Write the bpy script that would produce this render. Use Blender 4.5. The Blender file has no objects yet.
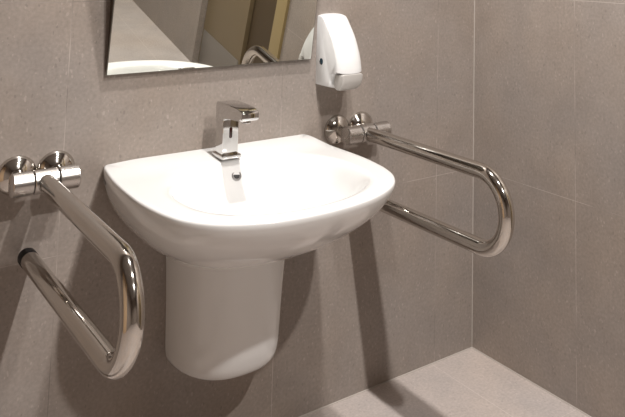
import bpy, bmesh, math
from mathutils import Vector, Matrix
SC = bpy.context.scene
COL = SC.collection
PI = math.pi

# ------------------------------------------------------------------ materials
def new_mat(name):
    m = bpy.data.materials.new(name); m.use_nodes = True
    nt = m.node_tree
    return m, nt, nt.nodes['Principled BSDF']

def simple(name, col, rough=.4, metal=0., spec=.5, coat=0.):
    m, nt, b = new_mat(name)
    b.inputs['Base Color'].default_value = (*col, 1)
    b.inputs['Roughness'].default_value = rough
    b.inputs['Metallic'].default_value = metal
    b.inputs['Specular IOR Level'].default_value = spec
    b.inputs['Coat Weight'].default_value = coat
    b.inputs['Coat Roughness'].default_value = .04
    # faint surface variation so that nothing is perfectly uniform
    n = nt.nodes.new('ShaderNodeTexNoise'); n.inputs['Scale'].default_value = 30
    t = nt.nodes.new('ShaderNodeTexCoord'); nt.links.new(t.outputs['Object'], n.inputs['Vector'])
    r = nt.nodes.new('ShaderNodeMapRange')
    r.inputs[3].default_value = max(0, rough - .02); r.inputs[4].default_value = rough + .02
    nt.links.new(n.outputs['Fac'], r.inputs[0]); nt.links.new(r.outputs[0], b.inputs['Roughness'])
    return m

def tile_mat(name, base, axes, offs, grout, light=1.0, rough=.42, worn=.55, size=.6, gw=.0011):
    """large porcelain tiles, 60 x 60 cm; axes = the two world axes of the joint grid, offs = one joint position on each"""
    m, nt, b = new_mat(name)
    N, L = nt.nodes, nt.links
    def math_(op, a, c=None, c2=None):
        n = N.new('ShaderNodeMath'); n.operation = op
        for i, v in enumerate((a, c, c2)):
            if v is None: continue
            if isinstance(v, (int, float)): n.inputs[i].default_value = v
            else: L.new(v, n.inputs[i])
        return n.outputs[0]
    geo = N.new('ShaderNodeNewGeometry')
    sep = N.new('ShaderNodeSeparateXYZ'); L.new(geo.outputs['Position'], sep.inputs[0])
    ds, ids = [], []
    for ax, o in zip(axes, offs):
        u = math_('DIVIDE', math_('SUBTRACT', sep.outputs[ax], o), size)
        f = math_('ABSOLUTE', math_('SUBTRACT', u, math_('ROUND', u)))
        ds.append(math_('MULTIPLY', f, size)); ids.append(math_('FLOOR', u))
    d = math_('MINIMUM', ds[0], ds[1])
    mask = math_('SUBTRACT', 1, math_('SMOOTH_MIN', 1, math_('DIVIDE', d, gw), .2))
    mask = math_('MAXIMUM', mask, 0)
    # tone of each tile
    cmb = N.new('ShaderNodeCombineXYZ'); L.new(ids[0], cmb.inputs[0]); L.new(ids[1], cmb.inputs[1])
    wn = N.new('ShaderNodeTexWhiteNoise'); L.new(cmb.outputs[0], wn.inputs['Vector'])
    # cloudy body
    n1 = N.new('ShaderNodeTexNoise'); n1.inputs['Scale'].default_value = 6; n1.inputs['Detail'].default_value = 6
    n1.inputs['Roughness'].default_value = .65; L.new(geo.outputs['Position'], n1.inputs['Vector'])
    n2 = N.new('ShaderNodeTexNoise'); n2.inputs['Scale'].default_value = 120; n2.inputs['Detail'].default_value = 3
    L.new(geo.outputs['Position'], n2.inputs['Vector'])
    v = math_('MULTIPLY_ADD', n1.outputs['Fac'], .50, .75)
    v = math_('MULTIPLY', v, math_('MULTIPLY_ADD', n2.outputs['Fac'], .50, .75))
    v = math_('MULTIPLY', v, math_('MULTIPLY_ADD', wn.outputs['Value'], .05, .975))
    col = N.new('ShaderNodeMix'); col.data_type = 'RGBA'; col.blend_type = 'MULTIPLY'; col.inputs[0].default_value = 1
    col.inputs[6].default_value = (*base, 1)
    cc = N.new('ShaderNodeCombineColor')
    for i in range(3): L.new(v, cc.inputs[i])
    L.new(cc.outputs[0], col.inputs[7])
    # warm / cool drift
    n3 = N.new('ShaderNodeTexNoise'); n3.inputs['Scale'].default_value = 3.2; n3.inputs['Detail'].default_value = 4
    L.new(geo.outputs['Position'], n3.inputs['Vector'])
    dr = N.new('ShaderNodeValToRGB'); dr.color_ramp.elements[0].position = .35; dr.color_ramp.elements[1].position = .68
    dr.color_ramp.elements[0].color = (.97, .99, 1.0, 1); dr.color_ramp.elements[1].color = (1.0, .975, .93, 1)
    L.new(n3.outputs['Fac'], dr.inputs[0])
    col2 = N.new('ShaderNodeMix'); col2.data_type = 'RGBA'; col2.blend_type = 'MULTIPLY'; col2.inputs[0].default_value = 1
    L.new(col.outputs[2], col2.inputs[6]); L.new(dr.outputs[0], col2.inputs[7])
    # pale chips and dark pits, a little elongated
    mp = N.new('ShaderNodeMapping'); L.new(geo.outputs['Position'], mp.inputs[0]); mp.inputs['Scale'].default_value = (1, 1, .55)
    mp.inputs['Rotation'].default_value = (.3, .2, .1)
    nw = N.new('ShaderNodeTexNoise'); nw.inputs['Scale'].default_value = 60; L.new(mp.outputs[0], nw.inputs['Vector'])
    wv = N.new('ShaderNodeVectorMath'); wv.operation = 'MULTIPLY_ADD'
    L.new(nw.outputs['Color'], wv.inputs[0]); wv.inputs[1].default_value = (.012, .012, .012); L.new(mp.outputs[0], wv.inputs[2])
    def flecks(scale, thr, keep):
        vo = N.new('ShaderNodeTexVoronoi'); vo.inputs['Scale'].default_value = scale
        L.new(wv.outputs[0], vo.inputs['Vector'])
        a = math_('LESS_THAN', vo.outputs['Distance'], thr)
        s = N.new('ShaderNodeSeparateColor'); L.new(vo.outputs['Color'], s.inputs[0])
        k = math_('LESS_THAN', s.outputs[0], keep)
        return math_('MULTIPLY', a, k)
    pale = flecks(150, .30, .12); pale2 = flecks(75, .20, .12); dark = flecks(110, .26, .10)
    def mix(fac, a, c, k):
        mx = N.new('ShaderNodeMix'); mx.data_type = 'RGBA'
        L.new(math_('MULTIPLY', fac, k), mx.inputs[0]); L.new(a, mx.inputs[6]); mx.inputs[7].default_value = (*c, 1)
        return mx.outputs[2]
    c = col2.outputs[2]
    lt = tuple(min(1, x * 1.55 * light) for x in base); dk = tuple(x * .55 for x in base)
    c = mix(pale, c, lt, .33); c = mix(pale2, c, lt, .40); c = mix(dark, c, dk, .40)
    # joints: mostly pale, in stretches worn dark
    ng = N.new('ShaderNodeTexNoise'); ng.inputs['Scale'].default_value = 3.5; L.new(geo.outputs['Position'], ng.inputs['Vector'])
    gr = N.new('ShaderNodeValToRGB'); gr.color_ramp.elements[0].position = .40; gr.color_ramp.elements[1].position = .52
    gr.color_ramp.elements[0].color = (*[x * worn for x in base], 1); gr.color_ramp.elements[1].color = (*grout, 1)
    L.new(ng.outputs['Fac'], gr.inputs[0])
    mx = N.new('ShaderNodeMix'); mx.data_type = 'RGBA'
    L.new(mask, mx.inputs[0]); L.new(c, mx.inputs[6]); L.new(gr.outputs[0], mx.inputs[7])
    L.new(mx.outputs[2], b.inputs['Base Color'])
    b.inputs['Specular IOR Level'].default_value = .35
    L.new(math_('MULTIPLY_ADD', n1.outputs['Fac'], .12, rough - .06), b.inputs['Roughness'])
    bp = N.new('ShaderNodeBump'); bp.inputs['Strength'].default_value = .10; bp.inputs['Distance'].default_value = .002
    hh = math_('SUBTRACT', math_('MULTIPLY', n2.outputs['Fac'], .5), math_('MULTIPLY', mask, 1.0))
    hh = math_('SUBTRACT', hh, math_('MULTIPLY', dark, .6))
    L.new(hh, bp.inputs['Height']); L.new(bp.outputs[0], b.inputs['Normal'])
    return m

WALLC = (.292, .252, .227)
X0, Y0, Z0 = -.169, -.4455, .588
M = {}
M['tile_back'] = tile_mat('taupe_wall_tile', WALLC, (0, 2), (X0, Z0), (.50, .44, .40))
M['tile_side'] = tile_mat('taupe_side_wall_tile', WALLC, (1, 2), (Y0, Z0), (.50, .44, .40))
M['tile_floor'] = tile_mat('pale_floor_tile', (.46, .403, .378), (0, 1), (X0 - .012, Y0), (.66, .60, .56), light=.85, rough=.5, worn=1.35)
M['caulk'] = simple('pale_joint_sealant', (.42, .38, .345), .6)
M['ceiling'] = simple('grey_ceiling_paint', (.4, .39, .38), .8)  # unseen ceiling, kept grey to hold down bounced light
M['ceramic'] = simple('white_glazed_ceramic', (.73, .73, .725), .12, coat=.4)
M['plastic'] = simple('white_glossy_plastic', (.70, .70, .70), .22)
M['grey_plastic'] = simple('satin_grey_plastic', (.42, .40, .38), .38)
M['chrome'] = simple('polished_chrome', (.62, .61, .60), .06, 1.)
M['steel'] = simple('polished_stainless_steel', (.62, .59, .55), .085, 1.)
M['satin_steel'] = simple('satin_stainless_steel', (.56, .535, .51), .27, 1.)
M['ring'] = simple('grey_chrome_ring', (.36, .355, .35), .3, 1.)  # darker than the other chrome, so the ring stands out from the glaze
M['black'] = simple('black_rubber', (.008, .008, .009), .45, spec=.2)
M['sensor'] = simple('dark_sensor_glass', (.035, .008, .006), .1)
M['window'] = simple('dark_blue_sight_glass', (.015, .04, .06), .12)
M['mirror'] = simple('silvered_glass', (.86, .88, .83), .0, 1.)
M['mirror'].node_tree.nodes['Principled BSDF'].inputs['Roughness'].default_value = 0
for l in list(M['mirror'].node_tree.links):
    if l.to_socket.name == 'Roughness': M['mirror'].node_tree.links.remove(l)
M['mirror_rim'] = simple('dull_mirror_edge', (.20, .19, .165), .35, .6)
M['mirror_back'] = simple('dark_brown_mirror_backing', (.075, .055, .038), .6)
M['mark'] = simple('grey_printed_mark', (.20, .19, .18), .5)
M['door'] = simple('brown_door_laminate', (.19, .145, .085), .45)
M['door_pale'] = simple('pale_peach_wood_laminate', (.62, .45, .29), .4)
M['door_shade'] = simple('shaded_door_gap', (.075, .05, .025), .6)
M['jamb'] = simple('ochre_door_frame', (.34, .26, .125), .45)
M['kick'] = simple('grey_kick_plate', (.22, .20, .18), .4, .3)
M['dark'] = simple('dark_hole_disc', (.02, .02, .02), .5)

# ------------------------------------------------------------------ helpers
def link(name, bm, mat, parent=None, smooth=True, angle=35, loc=None):
    bmesh.ops.remove_doubles(bm, verts=bm.verts, dist=1e-6)
    bmesh.ops.recalc_face_normals(bm, faces=bm.faces)
    me = bpy.data.meshes.new(name); bm.to_mesh(me); bm.free()
    if smooth:
        me.polygons.foreach_set('use_smooth', [True] * len(me.polygons))
        me.set_sharp_from_angle(angle=math.radians(angle))
    me.materials.append(mat)
    o = bpy.data.objects.new(name, me); COL.objects.link(o)
    if loc is not None:                      # move the origin to loc, keep the shape where it is
        me.transform(Matrix.Translation(-Vector(loc))); o.location = loc
    if parent:
        o.parent = parent
        p = parent; off = Vector(o.location)
        while p: off -= Vector(p.location); p = p.parent
        o.location = off
    return o

def structure(o): o['kind'] = 'structure'; return o

def thing(name, label, cat, loc):
    o = bpy.data.objects.new(name, None); COL.objects.link(o); o.empty_display_size = .05
    o.location = loc; o['label'] = label; o['category'] = cat
    return o

def box(bm, a, b, bev=0, seg=2):
    r = bmesh.ops.create_cube(bm, size=1)
    c = [(a[i] + b[i]) / 2 for i in range(3)]; s = [abs(b[i] - a[i]) for i in range(3)]
    for v in r['verts']: v.co = Vector([c[i] + v.co[i] * s[i] for i in range(3)])
    if bev:
        es = list({e for v in r['verts'] for e in v.link_edges})
        bmesh.ops.bevel(bm, geom=es, offset=bev, segments=seg, affect='EDGES', profile=.6)

def rings(bm, loops, cap0=True, cap1=True):
    vs = [[bm.verts.new(p) for p in lp] for lp in loops]
    n = len(vs[0])
    for a, b in zip(vs, vs[1:]):
        for i in range(n): bm.faces.new((a[i], a[(i + 1) % n], b[(i + 1) % n], b[i]))
    if cap0: bm.faces.new(vs[0])
    if cap1: bm.faces.new(vs[-1])
    return vs

def frame_of(d):
    d = Vector(d).normalized()
    u = d.orthogonal().normalized() if abs(d.x) < .99 else Vector((0, 1, 0))
    if abs(d.z) < .99: u = Vector((0, 0, 1)).cross(d).normalized()
    return d, u, d.cross(u)

def lathe(bm, origin, axis, prof, n=48, cap0=True, cap1=True):
    """prof: (distance along the axis, radius)"""
    d, u, v = frame_of(axis); o = Vector(origin)
    rings(bm, [[o + d * t + (u * math.cos(2 * PI * i / n) + v * math.sin(2 * PI * i / n)) * max(r, 1e-5)
                for i in range(n)] for t, r in prof], cap0, cap1)

def sweep(bm, pts, r, n=32):
    """round tube along a path lying in a plane of constant x"""
    loops = []
    for i, p in enumerate(pts):
        a = Vector(pts[max(0, i - 1)]); b = Vector(pts[min(len(pts) - 1, i + 1)])
        d = (b - a).normalized(); u = Vector((1, 0, 0)); u = (u - d * u.dot(d)).normalized(); v = d.cross(u)
        loops.append([Vector(p) + (u * math.cos(2 * PI * k / n) + v * math.sin(2 * PI * k / n)) * r for k in range(n)])
    rings(bm, loops)

def prism(bm, poly, axis, a, b):
    """closed polygon of (p, q) pairs extruded along axis from a to b"""
    def P(p, q, t):
        return {0: (t, p, q), 1: (p, t, q), 2: (p, q, t)}[axis]
    rings(bm, [[P(p, q, a) for p, q in poly], [P(p, q, b) for p, q in poly]])

def catmull(pts, k=10):
    out = []
    for i in range(len(pts) - 1):
        p0 = pts[max(0, i - 1)]; p1 = pts[i]; p2 = pts[i + 1]; p3 = pts[min(len(pts) - 1, i + 2)]
        for j in range(k):
            t = j / k
            out.append(tuple(.5 * (2 * p1[c] + (p2[c] - p0[c]) * t + (2 * p0[c] - 5 * p1[c] + 4 * p2[c] - p3[c]) * t * t
                       + (-p0[c] + 3 * p1[c] - 3 * p2[c] + p3[c]) * t ** 3) for c in range(len(p1))))
    out.append(tuple(pts[-1]))
    return out

# ------------------------------------------------------------------ room
RX, RY, RZ = -3.2, -4.4, 2.75
def slab(name, a, b, mat):
    bm = bmesh.new(); box(bm, a, b); return structure(link(name, bm, M[mat], smooth=False))
slab('wall_back', (RX - .1, 0, -.1), (.1, .1, RZ + .1), 'tile_back')
slab('wall_left', (RX - .1, RY, 0), (RX, 0, RZ), 'tile_side')
slab('wall_front', (RX - .1, RY - .1, -.1), (.1, RY, RZ + .1), 'tile_back')
slab('floor', (RX - .1, RY - .1, -.1), (.1, 0, 0), 'tile_floor')
slab('ceiling', (RX - .1, RY - .1, RZ), (.1, 0, RZ + .1), 'ceiling')
DY0, DY1, DZ = -2.22, -1.36, 2.1          # doorway in the right wall (seen in the mirror)
bm = bmesh.new()
box(bm, (0, DY1, 0), (.1, 0, RZ)); box(bm, (0, RY, 0), (.1, DY0, RZ)); box(bm, (0, DY0, DZ), (.1, DY1, RZ))
structure(link('wall_right', bm, M['tile_side'], smooth=False))
# door: leaf, kick plate, handle and ochre frame
bm = bmesh.new(); box(bm, (.035, DY0 + .005, .004), (.075, -1.72, DZ - .004), .002)
dr = structure(link('door_1', bm, M['door']))
bm = bmesh.new(); box(bm, (.032, DY0 + .02, .012), (.0348, -1.735, .215), .0008); link('kick_plate', bm, M['kick'], dr)
bm = bmesh.new(); box(bm, (.06, -1.72, .004), (.095, DY1 + .002, DZ - .004), .001)  # flat panel across the gap beside the leaf; its shade is in the colour
structure(link('shaded_gap_panel', bm, M['door_shade']))
bm = bmesh.new(); lathe(bm, (.033, -1.79, 1.02), (-1, 0, 0), [(0, .026), (.008, .026), (.010, .011), (.05, .011)])
lathe(bm, (-.012, -1.79, 1.02), (0, -1, 0), [(-.01, .010), (.12, .010)]); link('door_handle', bm, M['satin_steel'], dr)
bm = bmesh.new()
box(bm, (-.015, DY1 - .01, .001), (.06, DY1 + .085, DZ + .06), .003); 
structure(link('trim_2', bm, M['jamb']))
# unseen second door, guessed and added for a tan reflection in the steel
bm = bmesh.new(); box(bm, (RX + .002, -1.30, .004), (RX + .040, -.38, 2.10), .002)
d2 = structure(link('guessed_door', bm, M['door_pale']))
bm = bmesh.new(); lathe(bm, (RX + .040, -1.22, 1.02), (1, 0, 0), [(0, .026), (.008, .026), (.010, .011), (.05, .011)])
lathe(bm, (RX + .085, -1.22, 1.02), (0, 1, 0), [(-.01, .010), (.12, .010)]); link('door_handle', bm, M['satin_steel'], d2)
bm = bmesh.new()
for a_, b_ in (((RX + .001, -1.37, .001), (RX + .05, -1.302, 2.16)), ((RX + .001, -.378, .001), (RX + .05, -.31, 2.16)), ((RX + .001, -1.302, 2.102), (RX + .0498, -.378, 2.16))):
    box(bm, a_, b_, .002)
structure(link('trim_6', bm, M['door_pale']))
# sealant beads in the corner and round the floor
def bead(name, a, b, r):
    bm = bmesh.new(); lathe(bm, a, Vector(b) - Vector(a), [(0, r), ((Vector(b) - Vector(a)).length, r)], 10)
    return structure(link(name, bm, M['caulk']))
bead('trim_3', (-.0004, -.0004, 0), (-.0004, -.0004, RZ), .0018)
bead('trim_4', (RX, -.0004, .0004), (0, -.0004, .0004), .0026)
bead('trim_5', (-.0004, DY1 + .09, .0004), (-.0004, 0, .0004), .0026)

# ------------------------------------------------------------------ wash basin
CX = -.978
half = [(.296, 0.), (.303, -.06), (.309, -.14), (.312, -.22), (.312, -.29), (.307, -.35), (.297, -.410), (.277, -.468),
        (.240, -.519), (.190, -.555), (.130, -.580), (.065, -.593), (0, -.597)]
half = [(w, y) for w, y in catmull(half, 8)]
outline = half + [(-w, y) for w, y in reversed(half[:-1])]          # right back corner -> front -> left back corner
outline = [(.290, .0)] + [(.2945, -.004)] + [p for p in outline if p[1] < -.012] + [(-.2945, -.004), (-.290, .0)]
inner_half = catmull([(0, -.118), (.06, -.123), (.12, -.143), (.175, -.178), (.212, -.225), (.233, -.285), (.235, -.345), (.227, -.410),
                      (.202, -.463), (.158, -.506), (.10, -.534), (.05, -.546), (0, -.550)], 8)
inner = inner_half + [(-x, y) for x, y in reversed(inner_half[1:-1])]
IC = (0, -.315)
def skew(p): return (p[0] + .015 * p[1], p[1] * (1 - .08 * p[0]))
outline = [skew(p) for p in outline]; inner = [skew(p) for p in inner]
def radial(poly, ang, c):
    dx, dy = math.cos(ang), math.sin(ang); best = None
    for i in range(len(poly)):
        ax, ay = poly[i][0] - c[0], poly[i][1] - c[1]; bx, by = poly[(i + 1) % len(poly)][0] - c[0], poly[(i + 1) % len(poly)][1] - c[1]
        ex, ey = bx - ax, by - ay; den = dx * ey - dy * ex
        if abs(den) < 1e-12: continue
        t = (ax * ey - ay * ex) / den; s = (ax * dy - ay * dx) / den
        if t > 0 and -1e-9 <= s <= 1 + 1e-9: best = t if best is None else max(best, t)
    return best
NA = 216
angs = sorted([2 * PI * i / NA for i in range(NA)] + [math.atan2(p[1] - IC[1], p[0] - IC[0]) for p in (outline[0], outline[1], outline[-2], outline[-1])])
RO = [radial(outline, a, IC) for a in angs]; RI = [radial(inner, a, IC) for a in angs]
OUT = [(IC[0] + math.cos(a) * r, IC[1] + math.sin(a) * r) for a, r in zip(angs, RO)]
INN = [(IC[0] + math.cos(a) * r, IC[1] + math.sin(a) * r) for a, r in zip(angs, RI)]
def sst(a, b, x):
    t = max(0, min(1, (x - a) / (b - a))); return t * t * (3 - 2 * t)
RIMZ = .777
def deck(x, y):                                                     # the tap deck rises a little towards the wall
    return RIMZ + .010 * sst(-.14, 0, y) * (1 - .5 * sst(.2, .32, -x))
def scaled(s, sy, z, inset=0):
    res = []; q = 1 - s
    for x, y in OUT:
        px, py = (x * (1 - .45 * q * abs(y) / .6)) * s + .022 * q, y * sy
        px *= 1 - inset / .30; py *= 1 - inset / .45
        res.append((CX + px, min(py, 0) - .0006, z))
    return res
loops = []
prof = catmull([(.545, .24, .18), (.552, .37, .29), (.566, .50, .405), (.588, .625, .535), (.620, .755, .685), (.662, .872, .820), (.708, .953, .925), (.745, .988, .980), (.764, .998, .998)], 4)
for z, s, sy in prof: loops.append(scaled(s, sy, z))
for dz, ins in ((.0095, .0003), (.0125, .0015), (.0138, .0032), (.0145, .006)):
    base = scaled(1, 1, 0, ins)
    loops.append([(x, y, .764 + dz + (deck(x - CX, y) - RIMZ) - .0015) for x, y, z in base])
for t in (.25, .5, .75, .93):
    loops.append([(CX + ox + (ix - ox) * t, min(oy + (iy - oy) * t, -.0006), deck(ox + (ix - ox) * t, oy + (iy - oy) * t) - (.001 * t)) for (ox, oy), (ix, iy) in zip(OUT, INN)])
DC = (0, -.300)
basin = [(1.0, -.0025), (.985, -.006), (.965, -.012), (.94, -.021), (.91, -.033), (.87, -.048), (.82, -.062), (.76, -.075), (.68, -.088), (.58, -.099),
         (.46, -.108), (.33, -.114), (.2, -.118), (.105, -.121)]
for s, dz in basin:
    k = 1 - s
    loops.append([(CX + IC[0] + (x - IC[0]) * s, (IC[1] + (y - IC[1]) * s) * 1 + (DC[1] - IC[1]) * k,
                   RIMZ - .001 + dz + (deck(x, y) - RIMZ) * max(0, 1 - k * 12)) for x, y in INN])
bm = bmesh.new(); rings(bm, loops, True, True)
sink = thing('washbasin', 'white ceramic wall-hung washbasin with a half pedestal below, between the two grab bars', 'washbasin', (CX, 0, .777))
link('basin', bm, M['ceramic'], sink, angle=50)
# half pedestal hung under the bowl
def ped_ring(z, w, d, p=2.45, n=64):
    res = []
    for i in range(n + 1):
        a = PI * i / n; c, s = math.cos(a), math.sin(a)
        res.append((CX + .029 + (w + .003) * math.copysign(abs(c) ** (2 / p), c), -d * abs(s) ** (2 / p) - .0006, z))
    return res
ped = [(.258, .100, .125), (.2595, .113, .148), (.264, .123, .168), (.272, .129, .183), (.283, .133, .193), (.298, .135, .199), (.32, .1365, .203), (.37, .138, .206),
       (.43, .140, .210), (.49, .143, .214), (.54, .146, .218), (.572, .147, .220)]
bm = bmesh.new(); rings(bm, [ped_ring(z, w, d) for z, w, d in ped]); link('half_pedestal', bm, M['ceramic'], sink, angle=60)
# overflow ring on the back slope, drain, printed mark
oc = Vector((CX + .005, -.1335, .742)); on_ = Vector((0, -.80, .60))
bm = bmesh.new(); lathe(bm, oc - on_.normalized() * .003, on_, [(0, .0138), (.0045, .0138), (.0062, .0126), (.0062, .0095), (.004, .0088), (.004, .0001)])
ov = link('overflow_ring', bm, M['ring'], sink)
bm = bmesh.new(); lathe(bm, oc + on_.normalized() * .0012, on_, [(0, .0083), (.0007, .0083)]); link('overflow_hole_disc', bm, M['dark'], ov)  # solid dark disc, its colour stands in for the shaded hole
bm = bmesh.new(); lathe(bm, (CX, DC[1], .6545), (0, 0, 1), [(0, .033), (.004, .033), (.0055, .030), (.004, .024), (.0045, .018), (.0055, .004)])
link('drain', bm, M['chrome'], sink)
bm = bmesh.new()
for k, (y, w) in enumerate(((-.026, .0035), (-.034, .004), (-.043, .0035))):
    xs = CX - .2978 - .0012 * k
    box(bm, (xs - .0018, y - w / 2, .748 - .001 * k), (xs + .010, y + w / 2, .756 - .001 * k), .0004)
link('maker_mark', bm, M['mark'], sink)

# ------------------------------------------------------------------ sensor tap
tp = thing('sensor_tap', 'square chrome sensor tap with a flat spout standing on the back deck of the basin', 'tap', (-.982, -.085, .785))
TX = -.980
bm = bmesh.new(); box(bm, (TX - .0275, -.119, .7815), (TX + .0265, -.056, .7915), .003, 3); link('tap_base', bm, M['chrome'], tp)
bm = bmesh.new(); box(bm, (TX - .0225, -.1065, .7905), (TX + .0225, -.064, .9), .0025, 3); bd = link('tap_body', bm, M['chrome'], tp)
bm = bmesh.new()
sp = catmull([(-.0615, .890), (-.0605, .908), (-.0635, .9195), (-.075, .9235), (-.12, .9245), (-.17, .9225), (-.200, .9195), (-.2115, .9145), (-.2135, .905), (-.2125, .897), (-.205, .8925)], 5)
sp += catmull([(-.160, .8895), (-.13, .887), (-.1135, .884), (-.1075, .879)], 5) + [(-.0625, .879)]
def spring(x, k):
    return [(x, -.135 + (y + .135) * k, .902 + (z - .902) * k) for y, z in sp]
rings(bm, [spring(TX - .0240, .955), spring(TX - .0232, .985), spring(TX - .0210, 1), spring(TX + .0210, 1), spring(TX + .0232, .985), spring(TX + .0240, .955)])
spt = link('spout', bm, M['chrome'], tp, angle=30)
bm = bmesh.new(); lathe(bm, (TX, -.188, .8945), (0, 0, -1), [(0, .0125), (.008, .0125), (.009, .0115), (.0085, .009)]); link('aerator', bm, M['chrome'], spt)
bm = bmesh.new()
lp = []
for y_, k in ((-.1055, 1.), (-.1068, 1.), (-.1071, .9)):
    r = .0045 * k; hh = .0095
    lp.append([(TX + r * math.cos(a), y_, .846 + (hh if math.sin(a) > 0 else -hh) + r * math.sin(a)) for a in [2 * PI * i / 40 for i in range(40)]])
rings(bm, lp); link('sensor_window', bm, M['sensor'], bd)

# ------------------------------------------------------------------ fold-up grab bars
def grab_bar(name, label, xb, discs, x0, x1, hw, zc=.787, yh=-.075, dtip=0., dlow=0., zt=.787, zb=.587, yo=-.712):
    g = thing(name, label, 'grab bar', (xb, 0, zc))
    for k, dx in enumerate(discs):
        bm = bmesh.new()
        lathe(bm, (dx, -.0008, zc + .003), (0, -1, 0), [(0, .0445), (.004, .0445), (.007, .0435), (.0125, .0395), (.018, .033), (.0215, .0265), (.0235, .0215), (.025, .0185)], 56)
        f = link('wall_flange', bm, M['steel'], g, angle=50)
        bm = bmesh.new()
        lathe(bm, (dx, -.024, zc + .003), (0, -1, 0), [(0, .0185), (.012, .0165), (.03, .0165), (.047, .0165)], 40)
        link('hinge_arm', bm, M['steel'], g, angle=50)
    # barrel: two end sleeves and a centre sleeve that carries the rail
    s0 = xb - hw; s1 = xb + hw
    for a, b in ((x0, s0 - .002), (s1 + .002, x1)):
        bm = bmesh.new(); L_ = b - a
        lathe(bm, (a, yh, zc), (1, 0, 0), [(0, .018), (.0006, .0245), (.0025, .0265), (L_ - .0015, .0265), (L_, .0250)], 48)
        link('end_sleeve', bm, M['satin_steel'], g, angle=30)
    bm = bmesh.new(); lathe(bm, (s0 - .003, yh, zc), (1, 0, 0), [(0, .0235), (s1 - s0 + .006, .0235)], 40); link('hinge_pin', bm, M['black'], g)
    bm = bmesh.new(); lathe(bm, (s0, yh, zc), (1, 0, 0), [(0, .0250), (.0015, .0265), (s1 - s0 - .0015, .0265), (s1 - s0, .0250)], 48)
    link('centre_sleeve', bm, M['satin_steel'], g, angle=30)
    r = .0198; R = (zt - zb) / 2; yc = yo + r + R
    def lean(p):                          # the loop hangs a few millimetres out of square
        k = min(1, max(0, (-p[1]) / -yo)); low = (zt - p[2]) / (zt - zb)
        return (p[0] + dtip * (k + (1 - k) * low) + dlow * low, p[1], p[2])
    path = [(xb, yh - .018, zt), (xb, yh - .10, zt), (xb, yh - .25, zt), (xb, yc + .05, zt)]
    path += [(xb, yc - R * math.sin(a), zb + R + R * math.cos(a)) for a in [PI * i / 40 for i in range(41)]]
    path += [(xb, yc + .05, zb), (xb, -.3, zb), (xb, -.15, zb), (xb, -.048, zb)]
    path = [lean(p) for p in path]
    bm = bmesh.new(); sweep(bm, path, r, 40); link('rail', bm, M['steel'], g, angle=60)
    bm = bmesh.new(); lathe(bm, (path[-1][0], -.052, zb), (0, 1, 0), [(0, .0204), (.028, .0204), (.033, .019), (.036, .015)], 40)
    link('end_cap', bm, M['black'], g, angle=50)['label'] = 'black rubber end cap'
    return g
grab_bar('grab_bar', 'fold-up steel grab bar left of the basin, its lower end closed by a black cap', -1.427, (-1.473, -1.386), -1.500, -1.355, .026, zb=.608, dtip=-.010, dlow=-.006)
grab_bar('grab_bar', 'fold-up steel grab bar right of the basin, near the room corner', -.518, (-.575, -.487), -.593, -.440, .0235, zc=.783, zt=.783, zb=.601, yo=-.682, dtip=-.004)

# ------------------------------------------------------------------ soap dispenser
dp = thing('soap_dispenser', 'white soap dispenser with a grey push lever on the wall right of the mirror', 'soap dispenser', (-.60, 0, 1.03))
DX0, DX1 = -.655, -.567
prof_d = catmull([(-.001, 1.137), (-.022, 1.1365), (-.036, 1.130), (-.052, 1.114), (-.085, 1.077), (-.106, 1.043), (-.121, 1.01), (-.129, .982)], 6)
prof_d += [(-.130, .9715)]
prof_d += catmull([(-.108, .970), (-.094, .963), (-.086, .948), (-.084, .931)], 4) + [(-.074, .9235), (-.001, .9225)]
def disp_ring(x, k):
    return [(x, -.0006 if y > -.002 else -.0006 + (y + .0006) * k, 1.03 + (z - 1.03) * (1 - (1 - k) * .55)) for y, z in prof_d]
bm = bmesh.new(); W = DX1 - DX0
st = [(0, .86), (.0015, .885), (.004, .905), (.009, .935), (.016, .965), (.026, .988), (.038, 1.0)]
rings(bm, [disp_ring(DX0 + t, k) for t, k in st] + [disp_ring(DX1 - t, k) for t, k in reversed(st)])
link('shell', bm, M['plastic'], dp, angle=48)
lv = catmull([(-.090, .968), (-.110, .9705), (-.130, .9705), (-.1335, .966), (-.1335, .946), (-.127, .931), (-.117, .9245), (-.102, .9235), (-.090, .929), (-.085, .940), (-.087, .959)], 4)
bm = bmesh.new()
def lever_ring(x, k): return [(x, -.110 + (y + .110) * k, .936 + (z - .936) * k) for y, z in lv[:-1]]
rings(bm, [lever_ring(DX0 + .007, .82), lever_ring(DX0 + .009, .93), lever_ring(DX0 + .013, 1), lever_ring(DX1 - .013, 1), lever_ring(DX1 - .009, .93), lever_ring(DX1 - .007, .82)])
for v in bm.verts:                        # the lever narrows towards its lower right corner
    f = max(0, (.968 - v.co.z) / .045); v.co.x -= max(0, v.co.x - DX0 - .03) * .30 * f * f
link('push_lever', bm, M['grey_plastic'], dp, angle=40)['label'] = 'grey push lever'
bm = bmesh.new()
lathe(bm, (DX0 - .0008, -.029, .998), (1, 0, 0), [(0, .0082), (.0004, .0094), (.006, .0094)], 32)
link('sight_window', bm, M['window'], dp)['label'] = 'dark blue round sight window'

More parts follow.
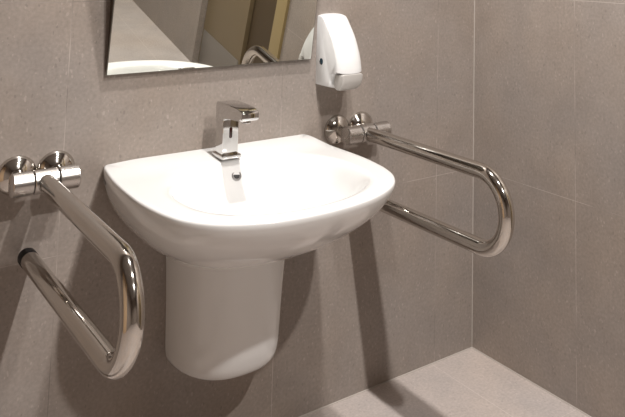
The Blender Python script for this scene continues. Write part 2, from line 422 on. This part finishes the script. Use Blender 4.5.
# ------------------------------------------------------------------ tilted mirror
TILT = math.radians(8.2); MX0, MX1, MZ, MH = -1.281, -.680, 1.004, .70
mr = thing('wall_mirror', 'tilted rectangular mirror on the tiled wall above the basin', 'mirror', ((MX0 + MX1) / 2, 0, MZ))
def mp(h, off):                           # point at height h up the glass, off in front of the glass plane
    return (-.012 - h * math.sin(TILT) - off * math.cos(TILT), MZ + h * math.cos(TILT) - off * math.sin(TILT))
bm = bmesh.new()
y0, z0 = mp(.0015, 0); y1, z1 = mp(MH - .0015, 0)
prism(bm, [(y0, z0), (y1, z1), mp(MH - .0015, .0006), mp(.0015, .0006)], 0, MX0 + .0015, MX1 - .0015)
link('mirror_glass', bm, M['mirror'], mr, smooth=False)
bm = bmesh.new(); prism(bm, [mp(0, -.005), mp(MH, -.005), mp(MH, -.0002), mp(0, -.0002)], 0, MX0, MX1)
link('mirror_edge', bm, M['mirror_rim'], mr, smooth=False)
bm = bmesh.new(); prism(bm, [(-.0006, MZ + .012), mp(.012, -.0052), mp(MH - .01, -.0052), (-.0006, MZ + MH * math.cos(TILT) - .02)], 0, MX0 + .004, MX1 - .004)
link('mirror_backing', bm, M['mirror_back'], mr, smooth=False)

# ------------------------------------------------------------------ lights: ceiling downlights
def spot(name, x, y, w, ang, rad=.032, blend=.5, col=(1, .955, .915), aim=None, z=RZ - .02):
    l = bpy.data.lights.new(name, 'SPOT'); l.energy = w; l.spot_size = math.radians(ang); l.spot_blend = blend
    l.shadow_soft_size = rad; l.color = col
    o = bpy.data.objects.new(name, l); COL.objects.link(o); o.location = (x, y, z)
    if aim: o.rotation_euler = (Vector(aim) - o.location).to_track_quat('-Z', 'Y').to_euler()
    return o
for y, watt in ((-.52, 52), (-1.45, 38), (-2.45, 70)):
    spot('downlight', -.91, y, watt, 140, blend=.6)

w = bpy.data.worlds.new('room_world'); SC.world = w; w.use_nodes = True
w.node_tree.nodes['Background'].inputs[0].default_value = (.9, .85, .8, 1)
w.node_tree.nodes['Background'].inputs[1].default_value = .05

# ------------------------------------------------------------------ camera
cd = bpy.data.cameras.new('camera'); cam = bpy.data.objects.new('camera', cd); COL.objects.link(cam)
fpx, px, py, yaw, pit, rol = 780.8195, 398.3266, -130.0013, .66421, -.107465, .018106
F = Vector((math.sin(yaw) * math.cos(pit), math.cos(yaw) * math.cos(pit), -math.sin(pit)))
Rr = F.cross(Vector((0, 0, 1))).normalized(); Uu = Rr.cross(F)
R2 = Rr * math.cos(rol) + Uu * math.sin(rol); U2 = -Rr * math.sin(rol) + Uu * math.cos(rol)
cam.matrix_world = Matrix(((R2.x, U2.x, -F.x, -1.94670), (R2.y, U2.y, -F.y, -2.03464), (R2.z, U2.z, -F.z, 1.31981), (0, 0, 0, 1)))
cd.sensor_width = 36; cd.lens = fpx / 625 * 36
cd.shift_x = (312.5 - px) / 625; cd.shift_y = (py - 208.5) / 625
cd.clip_start = .05
SC.camera = cam
SC.view_settings.view_transform = 'Standard'; SC.view_settings.look = 'None'
SC.view_settings.gamma = 1; SC.view_settings.use_curve_mapping = False
SC.view_settings.exposure = 1.38
